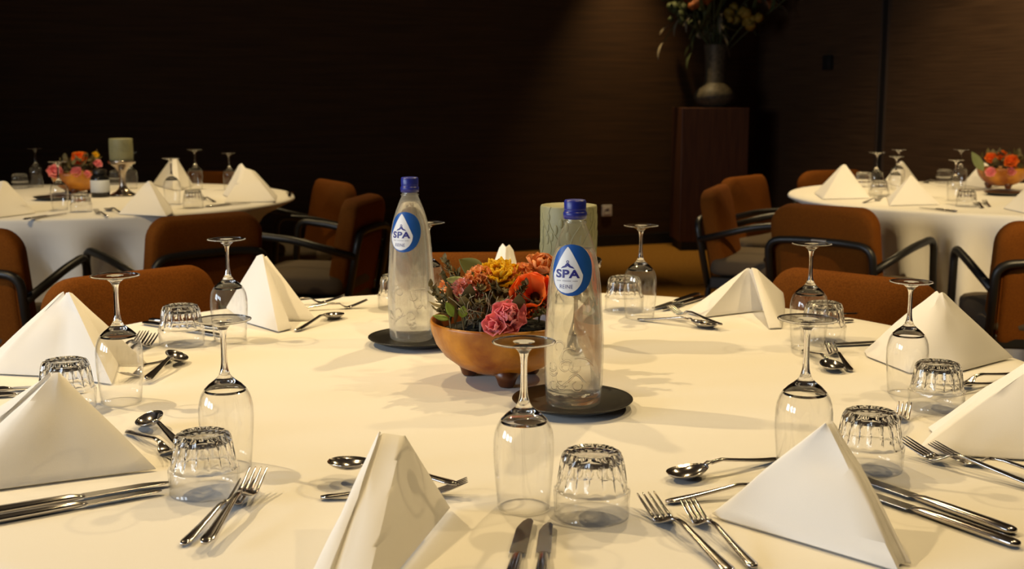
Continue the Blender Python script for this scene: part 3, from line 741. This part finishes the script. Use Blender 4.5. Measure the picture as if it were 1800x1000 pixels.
# ------------------------------------------------------------------ trays and bottles
def make_tray(name):
    r = root(name)
    link_mesh('dish', *lathe([(.0, 0), (0, .060), (.003, .072), (.010, .0885), (.0125, .0915), (.0135, .0910), (.012, .0875), (.0085, .078), (.0065, .070), (.006, 0)], 72), 'tray', r)
    link_mesh('foot_ring', *lathe([(-.0012, .05), (.0005, .06), (.0005, .045), (-.0012, .05)], 48), 'tray', r)
    return r
BP = [(0, .0375), (.003, .0405), (.012, .0420), (.04, .0435), (.07, .0444), (.10, .0444), (.125, .0428), (.146, .0412), (.175, .0396), (.20, .0372), (.225, .0322), (.244, .0266), (.260, .0205), (.270, .0160), (.276, .0140), (.284, .0136)]
def brad(z):
    for (a, r0), (b, r1) in zip(BP, BP[1:]):
        if a <= z <= b: return r0+(r1-r0)*(z-a)/(b-a)
    return BP[-1][1]
def on_bottle(s, t, phi, z0, eps):
    z = z0+t; r = brad(z); a = phi + s/max(r, .02) ; rr = r+eps
    return Vector((rr*sin(a), -rr*cos(a), z))
def shape_rows(left, right, t0, t1, rows=40, colsn=18):
    v, f = [], []
    for i in range(rows+1):
        t = t0+(t1-t0)*i/rows
        for j in range(colsn+1): v.append((left(t)+(right(t)-left(t))*j/colsn, t))
    for i in range(rows):
        for j in range(colsn): a = i*(colsn+1)+j; f.append((a, a+1, a+colsn+2, a+colsn+1))
    return v, f
def text_mesh(txt, width, height, bold=0.0):
    cu = bpy.data.curves.new('lettering', 'FONT'); cu.body = txt; cu.align_x = 'CENTER'; cu.size = 1; cu.offset = bold; cu.space_character = 1.06
    o = bpy.data.objects.new('lettering', cu); COL.objects.link(o)
    dg = bpy.context.evaluated_depsgraph_get(); me = bpy.data.meshes.new_from_object(o.evaluated_get(dg))
    bpy.data.objects.remove(o)
    bm = bmesh.new(); bm.from_mesh(me); bmesh.ops.triangulate(bm, faces=bm.faces)
    xs_ = [q.co.x for q in bm.verts]; ys_ = [q.co.y for q in bm.verts]; sx = width/(max(xs_)-min(xs_)); sy = height/(max(ys_)-min(ys_)); cx_ = (max(xs_)+min(xs_))/2; y0 = min(ys_)
    for q in bm.verts: q.co.x = (q.co.x-cx_)*sx; q.co.y = (q.co.y-y0)*sy
    for it in range(3):
        es = [e for e in bm.edges if e.calc_length() > .0022]
        if es: bmesh.ops.subdivide_edges(bm, edges=es, cuts=1); bmesh.ops.triangulate(bm, faces=bm.faces)
    bm.verts.index_update()
    v = [(q.co.x, q.co.y) for q in bm.verts]; f = [tuple(q.index for q in fc.verts) for fc in bm.faces]; bm.free(); return v, f
def bottle(px, py, phi, level, frosted, label):
    p = at(px, py); r = thing('water_bottle', label, 'bottle', (p.x, p.y, TZ+.0092), 0)
    prof = [(.004, 0), (.0015, .03)] + BP
    link_mesh('bottle_body', *lathe(prof, 64), 'bottle_a' if frosted else 'bottle_b', r)
    wp = [(.006, 0), (.005, .034)] + [(z+.003, q-.0022) for z, q in BP if .001 < z < level-.006] + [(level-.001, brad(level)-.0022), (level, brad(level)-.0035), (level, 0)]
    link_mesh('water', *lathe(wp, 64), 'water_a' if frosted else 'water_b', r)
    cp = root('cap'); cp.parent = r
    link_mesh('cap_top', *lathe([(.2935, .0163), (.304, .0163), (.3065, .0150), (.307, .012), (.307, 0)], 72, lambda a, z, q: q*(1+.012*sin(36*a)) if q > .0155 else q), 'cap', cp)
    link_mesh('cap_ring', *lathe([(.279, .0145), (.279, .0168), (.2865, .0175), (.289, .0168), (.2895, .0160), (.2925, .0160), (.2935, .0163)], 60), 'cap', cp)
    v, f = lathe([(.272, .0165), (.274, .0172), (.276, .0165), (.276, .0140)], 40)
    link_mesh('neck_ring', v, f, 'bottle_b', r)
    # drop-shaped paper label
    z0 = .207
    el = lambda t: -.0015 - .0315*sqrt(max(0, 1-(t/.0370)**2))
    er = lambda t: -.0005 + .0325*sqrt(max(0, 1-(t/.0370)**2))
    lb = root('paper_label'); lb.parent = r
    def conf(vf, eps): return [on_bottle(p[0], p[1], phi, z0, eps) for p in vf[0]], vf[1]
    link_mesh('label_ground', *conf(shape_rows(el, er, -.0369, .0369), .0004), 'blue', lb)
    def hw(t):
        u = (.0335-t)/.0665
        return .0232*min(1.0, (u/.60)**.82 if 0 < u < .60 else (sqrt(max(0, 1-((u-.60)/.40)**2)) if u > 0 else 0))
    link_mesh('label_drop', *conf(shape_rows(lambda t: -.0065-hw(t), lambda t: -.0065+hw(t), -.0329, .0334), .0007), 'white', lb)
    def mv(vf, dx, dy): return [(p[0]+dx, p[1]+dy) for p in vf[0]], vf[1]
    link_mesh('lettering', *conf(mv(text_mesh('SPA', .0365, .0122, .035), -.0060, -.0110), .0010), 'navy', lb)
    link_mesh('lettering', *conf(mv(text_mesh('REINE', .0195, .0056, -.006), -.0075, -.0262), .0010), 'navy', lb)
    sm_ = join(*[shape_rows(lambda t, a=a: a, lambda t, a=a: a+.0013, -.0006, .0006, 1, 2) for a in [-.0225+.0019*i for i in range(17)] if abs(a+.0148) > .0008 and abs(a-.001) > .0008])
    link_mesh('small_print', *conf(mv(sm_, -.0002, -.0152), .0010), 'grey_ink', lb)
    # crest: two swooping arms rising to a round head
    arms = []
    for sg in (-1, 1):
        q = [(sg*.0105, .0), (sg*.0075, .0030), (sg*.0045, .0042), (sg*.002, .0075), (0, .0078), (0, .0040), (sg*.0025, .0020), (sg*.006, .0010)]
        c = [(sum(a for a, b in q)/8, sum(b for a, b in q)/8)]; arms.append((q+c, [(i, (i+1) % 8, 8) for i in range(8)]))
    ring = [(.0021*k*cos(a), .0098+.0021*k*sin(a)) for k in (1, .55) for a in [2*pi*i/16 for i in range(16)]]
    arms.append((ring, [(i, (i+1) % 16, 16+(i+1) % 16, 16+i) for i in range(16)]))
    cv, cf = [], []
    for av, af in arms:
        k0 = len(cv); cv += av; cf += [tuple(i+k0 for i in fc) for fc in af]
    link_mesh('crest', *conf(mv((cv, cf), -.0060, .0024), .0010), 'navy', lb)
    # raised ornament in the glass
    rr = random.Random(5 if frosted else 9); parts = []
    for k in range(15):
        s0, t0 = rr.uniform(-.030, .030), rr.uniform(.035, .105); a = rr.uniform(0, 6.28); pts = []
        cur = rr.uniform(-.55, .55)
        for i in range(12):
            pts.append(on_bottle(s0, t0, phi*.6, 0, .0001)); s0 += .0032*cos(a); t0 += .0032*sin(a); a += cur
            s0 = max(-.038, min(.038, s0)); t0 = max(.022, min(.118, t0))
        parts.append(tube(pts, .0011, 6, rr=[.0004+.0013*sin(pi*(i+.5)/12) for i in range(12)]))
    link_mesh('embossed_ornament', *join(*parts), 'relief', r)
    return r
def tray(px, py, label, g=None):
    p = at(px, py); inst('tray', make_tray, 'bottle_tray', label, 'tray', (p.x, p.y, TZ+.0022), 0, g)
tray(1006, 716, 'round black tray under the near water bottle')
tray(732, 604, 'round black tray under the left water bottle')
tray(96, 351, 'round black tray on the back left table')
tray(1765, 343, 'round black tray under the flower bowl of the right table')
bottle(1008, 719, R(-10), .236, False, 'clear water bottle standing nearest, in front of the candle')
bottle(724, 603, R(-14), .262, True, 'frosted full water bottle standing left of the flower bowl')

# ------------------------------------------------------------------ candles
def make_holder(name):
    r = root(name)
    link_mesh('base', *lathe([(0, 0), (0, .058), (.004, .060), (.010, .052), (.020, .034), (.032, .022), (.045, .016)], 48), 'holder', r)
    link_mesh('stem', *lathe([(.045, .016), (.06, .0145), (.09, .0145), (.11, .018), (.122, .026)], 40), 'holder', r)
    link_mesh('cup', *lathe([(.122, .026), (.135, .036), (.146, .050), (.150, .0605), (.163, .0625), (.165, .061), (.163, .059), (.153, .057), (.152, 0)], 56), 'holder', r)
    return r
def make_candle(name):
    r = root(name)
    link_mesh('wax_body', *lathe([(0, 0), (0, .050), (.002, .0525), (.108, .0525), (.111, .051), (.1115, .047), (.108, .042), (.1065, .02), (.106, 0)], 64), 'candle', r)
    link_mesh('wick', *tube([(0, 0, .105), (.001, 0, .113), (.003, .001, .118)], .0011, 6), 'core', r)
    parts = []; rr = random.Random(2)
    for k in range(9):
        a0 = -pi/2 + (k-4)*.42; zz = .03+.012*(k % 3); pts = []
        for i in range(14):
            t = i/13; a = a0 + .28*sin(t*3.6+k); pts.append((.0527*cos(a), .0527*sin(a), zz-.018+.075*t))
        parts.append(tube(pts, .0014, 6, rr=[.0003+.0009*sin(pi*(i+.5)/14) for i in range(14)]))
        for q in range(4):
            a = a0+rr.uniform(-.15, .25); z = zz+rr.uniform(0, .05)
            parts.append(xf(blob(.007, q+k, .1, 6), Matrix.Rotation(a, 4, 'Z') @ Matrix.Translation((.0525, 0, z)) @ Matrix.Diagonal((.22, .6, 1.2, 1))))
    link_mesh('embossed_leaves', *join(*parts), 'candle', r)
    return r
def candle(px, Y=None, py=None, l1='', l2=''):
    p = at(px, py) if py else Vector(((px-900)/F_PX*(Y*cos(PITCH)+.3*sin(PITCH)), Y, 0))
    inst('holder', make_holder, 'candle_holder', l1, 'candle holder', (p.x, p.y, TZ+.0008), 0)
    inst('candle', make_candle, 'pillar_candle', l2, 'candle', (p.x, p.y, TZ+.0008+.1540), .3)
candle(999, Y=2.20, l1='silver candle holder hidden behind the near water bottle', l2='large pale green pillar candle with embossed leaves behind the near bottle')
candle(217, py=344, l1='silver candle holder with flared foot on the left table', l2='pale green pillar candle on the left table')

# dark jar with pale label on the left table
p = at(177, 346); jr = thing('labelled_jar', 'dark jar with a pale wrap label beside the flowers on the left table', 'jar', (p.x, p.y, TZ+.0008))
link_mesh('jar_body', *lathe([(0, 0), (0, .040), (.004, .042), (.085, .042), (.095, .038), (.10, .031), (.112, .030), (.112, 0)], 40), 'wine', jr)
link_mesh('jar_label', *lathe([(.022, .0425), (.078, .0425), (.078, .0418)], 40), 'paper', jr)
link_mesh('lid', *lathe([(.108, .033), (.125, .033), (.127, .030), (.127, 0)], 40), 'black', jr)

# ------------------------------------------------------------------ flower bowls
def make_bowl(name):
    r = root(name)
    link_mesh('bowl_body', *lathe([(.011, 0), (.011, .028), (.015, .050), (.025, .074), (.042, .096), (.062, .1105), (.082, .1175), (.097, .1195), (.101, .1185), (.100, .115), (.09, .112), (.078, .109)], 72), 'bowl', r)
    link_mesh('flower_foam', *lathe([(.076, .1085), (.086, .09), (.093, .05), (.095, 0)], 40), 'soil', r)
    for k in range(3):
        a = -pi/2+.12 + k*2*pi/3
        link_mesh('foot', *xf(lathe([(0, 0), (0, .011), (.003, .0135), (.011, .016), (.022, .021), (.030, .012)], 20), Matrix.Translation((.060*cos(a), .060*sin(a), 0))), 'foot', r)
    return r
BOWL = Vector((-.016, 1.935, TZ+.001))
inst('bowl', make_bowl, 'flower_bowl', 'brown glazed footed bowl of flowers in the middle of the front table', 'bowl', BOWL)
pL = at(137, 340); pR = at(1760, 335)
inst('bowl', make_bowl, 'flower_bowl', 'brown footed flower bowl on the back left table', 'bowl', (pL.x, pL.y, TZ+.001))
inst('bowl', make_bowl, 'flower_bowl', 'brown footed flower bowl on the back right table', 'bowl', (pR.x, pR.y, TZ+.001+.012))

def petal_vf(L, W, cup=.5, ruf=.0, k=0, nx=8, ny=7, tip=.75):
    v, f = [], []
    for i in range(nx+1):
        t = i/nx; w = W*(.18+.82*sin(pi*.5*min(1, t*1.35)))*(1 if t < tip else sqrt(max(.02, 1-((t-tip)/(1-tip))**2*.75)))
        for j in range(ny):
            s = j/(ny-1)*2-1
            z = L*(cup*t*t*.6) + cup*.45*w*s*s + ruf*L*sin(5*s+k*1.7+3*t)*t*t
            v.append((s*w/2, t*L*(1-.12*s*s*(t > .7)), z))
    for i in range(nx):
        for j in range(ny-1): a = i*ny+j; f.append((a, a+1, a+ny+1, a+ny))
    return v, f
def flower(name, loc, face, rings, pm, label, cat='flower', core=None, parts=True, group=None, seed=0):
    """rings: (count, length, width, cup, ruffle, elevation deg, base offset)"""
    q = Vector(face).normalized().to_track_quat('Z', 'Y').to_matrix().to_4x4(); rnd = random.Random(seed)
    r = root(name); r.location = loc; allp = []
    for ri, (n, L, W, cup, ruf, el, off) in enumerate(rings):
        for i in range(n):
            az = 2*pi*(i+.5*(ri % 2))/n + rnd.uniform(-.12, .12)
            m = q @ Matrix.Translation((0, 0, off)) @ orient(az, R(el+rnd.uniform(-6, 6)))
            vf = xf(petal_vf(L*rnd.uniform(.9, 1.08), W*rnd.uniform(.9, 1.1), cup, ruf, rnd.uniform(0, 6)), m)
            if parts: link_mesh('petal', *vf, pm, r).modifiers.new('thick', 'SOLIDIFY').thickness = .0006
            else: allp.append(vf)
    if not parts: link_mesh('petals', *join(*allp), pm, r)
    if core:
        link_mesh('flower_centre', *xf(blob(core[0], seed, .35, 8, .6), q @ Matrix.Translation((0, 0, core[0]*.4))), core[1], r)
    return tag(r, label, cat, group)
def fp(px, py, Y): return ray_y(px, py, Y - (.065 if Y < 3 else 0))
toc = lambda p: (CAM-p).normalized()
# main bowl
p = fp(876, 492, 2.00)
flower('yellow_flower', p, (-.05, -.7, 1), [(14, .042, .019, .4, .06, 12, -.006), (14, .037, .018, .5, .06, 28, -.002), (12, .030, .016, .6, .05, 46, .001), (8, .02, .012, .7, .05, 66, .003)], 'yellow', 'bright yellow flower at the top of the front bowl', seed=1)
p = fp(942, 524, 1.955)
flower('poppy', p, (-.35, -1, .75), [(4, .052, .058, .45, .05, 22, -.010), (4, .047, .052, .45, .07, 38, -.004)], 'orange', 'wide orange-red poppy at the right of the front bowl', core=(.009, 'core'), seed=2)
p = fp(950, 478, 2.03)
flower('orange_flower', p, (.3, -.5, 1), [(6, .036, .034, .5, .09, 30, -.004), (6, .030, .028, .6, .09, 55, 0)], 'peach', 'pale orange flower behind the poppy in the front bowl', seed=3)
p = fp(893, 560, 1.905)
flower('pink_flower', p, (.0, -1, .62), [(7, .034, .032, .55, .08, 12, -.010), (7, .032, .030, .6, .10, 34, -.005), (6, .028, .026, .7, .12, 54, 0), (5, .022, .022, .8, .12, 72, .004)], 'pink', 'bright pink ruffled flower hanging over the rim of the front bowl', seed=4)
p = fp(872, 573, 1.892)
flower('pink_flower', p, (-.35, -1, .35), [(4, .026, .028, .5, .08, 25, -.004), (3, .022, .022, .6, .1, 52, 0)], 'pink', 'smaller pale pink bloom at the lower left of the pink flower', seed=14)
def cluster(name, px, py, Y, rad, n, m, label, seed, s=.008):
    p = fp(px, py, Y); rnd = random.Random(seed); r = root(name); r.location = p; parts = []
    for i in range(n):
        d = Vector((rnd.gauss(0, 1), rnd.gauss(0, 1), rnd.gauss(0, 1)+.35)).normalized()
        loc = d*rad*rnd.uniform(.7, 1.0)
        for k in range(4):
            parts.append(xf(petal_vf(s*1.25, s*.9, .5, .05, k, 3, 3), Matrix.Translation(loc) @ d.to_track_quat('Z', 'Y').to_matrix().to_4x4() @ orient(k*pi/2+i, R(35))))
    link_mesh('florets', *join(*parts), m, r); link_mesh('flower_stem', *tube([(0, 0, rad*.5), (.004, .004, -.03), (0, .01, -.055)], .0022, 6), 'sprig', r)
    return tag(r, label, 'flower')
cluster('carnation', 842, 499, 1.99, .024, 110, 'peach', 'fringed orange carnation left of the yellow flower', 1)
cluster('carnation', 818, 514, 1.97, .017, 70, 'rosy', 'small dusty pink carnation at the left of the front bowl', 2)
cluster('carnation', 832, 526, 1.955, .014, 60, 'rosy', 'orange-pink fringed bloom below the dusty pink carnation', 12)
cluster('carnation', 916, 494, 2.01, .024, 100, 'peach', 'fringed orange carnation right of the yellow flower', 3)
cluster('carnation', 790, 510, 2.02, .013, 50, 'peach', 'tiny peach bloom behind the sprigs at the left of the front bowl', 4)
def leafobj(px, py, Y, L, W, ang, n, m, label):
    p = fp(px, py, Y); r = root('leaf'); r.location = p
    yv = Vector((cos(R(ang)), 0, sin(R(ang)))); zv = Vector(n).normalized(); zv = (zv - yv*zv.dot(yv)).normalized(); xv = yv.cross(zv)
    mt = Matrix((xv, yv, zv)).transposed().to_4x4()
    link_mesh('leaf_blade', *xf(leaf_vf(L, W, .25, .18), mt), m, r).modifiers.new('thick', 'SOLIDIFY').thickness = .0006
    link_mesh('leaf_stalk', *tube([(0, 0, 0), (.003, .01, -.025), (.004, .015, -.05)], .0012, 6), 'sprig', r)
    return tag(r, label, 'leaf')
leafobj(852, 484, 2.00, .052, .034, 152, (.1, -1, .5), 'leaf', 'large sage leaf standing highest over the front bowl')
leafobj(821, 497, 1.98, .036, .020, 178, (.0, -.8, .8), 'leaf', 'second sage leaf below the highest one')
leafobj(799, 557, 1.92, .030, .015, 118, (-.2, -1, .6), 'leaf2', 'bright green leaf at the left rim of the front bowl')
leafobj(790, 561, 1.92, .028, .012, 176, (.0, -.7, .8), 'leaf2', 'small bright green leaf lying on the left rim of the bowl')
leafobj(812, 558, 1.915, .021, .016, 80, (.1, -1, .4), 'leaf2', 'rounded green leaf beside the twigs of the front bowl')
def sprig(px, py, Y, tipd, m, label, seed, n=22, lf=(.014, .008)):
    p = fp(px, py, Y); rnd = random.Random(seed); r = root('leafy_sprig'); r.location = p; d = Vector(tipd)
    path = [d*t + Vector((0, 0, .01*sin(pi*t))) for t in [i/8 for i in range(9)]]
    link_mesh('stem', *tube(path, .0014, 6), 'sprig', r)
    lv = [xf(leaf_vf(lf[0]*rnd.uniform(.7, 1.2), lf[1], .4, .2, 5, 3), orient(rnd.uniform(0, 6.28), rnd.uniform(-.2, 1.1), d*(.15+.85*i/n))) for i in range(n)]
    link_mesh('leaves', *join(*lv), m, r)
    return tag(r, label, 'sprig', 'leafy sprigs in the front bowl')
spl = 'olive green leafy sprig among the flowers of the front bowl'
for k, (px, py, Y, d) in enumerate([(800, 545, 1.96, (-.042, -.01, .042)), (792, 550, 1.97, (-.03, 0, .03)), (806, 535, 1.98, (-.03, .01, .05)), (812, 530, 1.99, (-.01, 0, .05)), (790, 556, 1.95, (-.02, -.015, .012)), (870, 528, 1.95, (.01, -.02, .02)), (905, 530, 1.94, (.02, -.015, .03)), (885, 520, 1.95, (-.02, -.02, .02)),
                                    (935, 560, 1.92, (.02, -.02, .012)), (925, 545, 1.93, (.03, -.01, .01)), (955, 552, 1.94, (.02, -.02, .02)), (860, 545, 1.93, (-.015, -.02, .015)), (830, 545, 1.93, (-.02, -.01, .02)), (985, 545, 1.97, (.03, -.02, .03)), (1000, 530, 2.0, (.03, 0, .04)), (965, 500, 2.05, (.02, .02, .04)), (800, 500, 2.03, (-.02, .02, .04)), (845, 520, 1.95, (0, -.02, .015))]):
    sprig(px, py, Y, d, 'dryleaf' if k in (5, 6, 7, 8, 9, 10, 14) else 'sprig', spl, k)
p = fp(845, 568, 1.915); tw = root('twig_bundle'); tw.location = p; rt = random.Random(4); parts = []
for k in range(44):
    a = Vector((rt.uniform(-.024, .026), rt.uniform(-.006, .02), rt.uniform(-.006, .02))); dr = Vector((rt.uniform(-.6, .6), rt.uniform(-.5, .3), rt.uniform(.2, 1))).normalized(); pts = [a.copy()]
    for i in range(7):
        dr = (dr+Vector((rt.uniform(-.5, .5), rt.uniform(-.5, .5), rt.uniform(-.4, .4)))).normalized(); a = a+dr*.006; pts.append(a.copy())
    parts.append(tube(pts, .0006, 5))
link_mesh('twigs', *join(*parts), 'twig', tw); link_mesh('twig_stem', *tube([(0, .01, 0), (0, .015, -.02)], .003, 6), 'twig', tw)
tag(tw, 'tangle of thin grey twigs spilling at the left front of the bowl', 'twigs')
# back table flowers
def bflower(px, py, Y, m, label, s=1.0, core=None, face=None, name='flower', seed=0):
    p = fp(px, py, Y); fc = face or toc(p)+Vector((0, 0, .5))
    flower(name, p, fc, [(8, .036*s, .030*s, .5, .08, 15, -.006), (8, .032*s, .028*s, .5, .09, 38, -.001), (5, .024*s, .022*s, .6, .1, 60, .003)], m, label, parts=False, core=core, seed=seed)
bflower(97, 304, pL.y-.08, 'pink', 'large pink flower at the left of the left table bowl', 1.25, seed=21)
bflower(134, 303, pL.y-.1, 'pink', 'pink flower in the middle of the left table bowl', .85, seed=22)
bflower(153, 307, pL.y-.08, 'pink', 'small pink bloom right of the middle one on the left table', .65, seed=23)
bflower(140, 281, pL.y-.03, 'orange', 'orange flower on top of the left table bowl', 1.25, core=(.012, 'core'), seed=24)
bflower(168, 273, pL.y+.02, 'yellow', 'small yellow flower highest on the left table bowl', .55, seed=25)
bflower(172, 288, pL.y-.02, 'pink', 'red-pink bloom below the yellow one on the left table', .7, seed=26)
bflower(1742, 279, pR.y-.05, 'orange', 'orange flower at the left of the right table bowl', .95, seed=31)
bflower(1778, 285, pR.y-.1, 'orange', 'orange flower with a dark centre in the right table bowl', 1.15, core=(.014, 'core'), seed=32)
bflower(1762, 275, pR.y+.02, 'orange', 'orange flower between the other two in the right table bowl', .9, seed=33)
bflower(1741, 304, pR.y-.1, 'pink', 'pink flower hanging at the left of the right table bowl', .85, seed=34)
bflower(1777, 303, pR.y-.11, 'pink', 'pink flower hanging at the middle of the right table bowl', .75, seed=35)
def bush(c, label, seed, side):
    rnd = random.Random(seed); r = root('foliage_bunch'); r.location = (c.x, c.y, TZ+.10)
    lv = [xf(leaf_vf(rnd.uniform(.03, .055), .024, .4, .2, 5, 3), orient(rnd.uniform(0, 6.28), rnd.uniform(-.3, 1.2), (rnd.uniform(-.085, .085), rnd.uniform(-.085, .085), rnd.uniform(0, .045 if c is BOWL else .075)))) for i in range(70)]
    link_mesh('leaves', *join(*lv), 'sprig', r); link_mesh('stems', *join(*[tube([(x, x*.3, -.01), (x*1.2, x*.2, .07)], .002, 5) for x in (-.06, -.03, 0, .03, .06)]), 'sprig', r)
    tag(r, label, 'foliage')
bush(BOWL, 'green foliage filling the gaps between the flowers of the front bowl', 8, 0); bush(pL, 'green foliage between the flowers of the left table bowl', 5, 0); bush(pR, 'green foliage between the flowers of the right table bowl', 6, 0)
bl = fp(1728, 300, pR.y-.05); r = root('leaf'); r.location = bl
link_mesh('leaf_blade', *xf(leaf_vf(.11, .07, .2, .15), orient(R(70), R(50), (0, 0, 0), R(40))), 'leaf', r); link_mesh('leaf_stalk', *tube([(0, 0, 0), (.01, .0, -.03)], .0015, 6), 'sprig', r)
tag(r, 'sage leaf sticking out left of the right table flowers', 'leaf')

# glass focuses the lamps onto the linen
for o in S.objects:
    if o.type == 'MESH':
        nm = [m_.name for m_ in o.data.materials if m_]
        if any(n_.startswith('clear_') for n_ in nm): o.cycles.is_caustics_caster = True
        if 'white_table_linen' in nm or 'white_napkin_linen' in nm: o.cycles.is_caustics_receiver = True
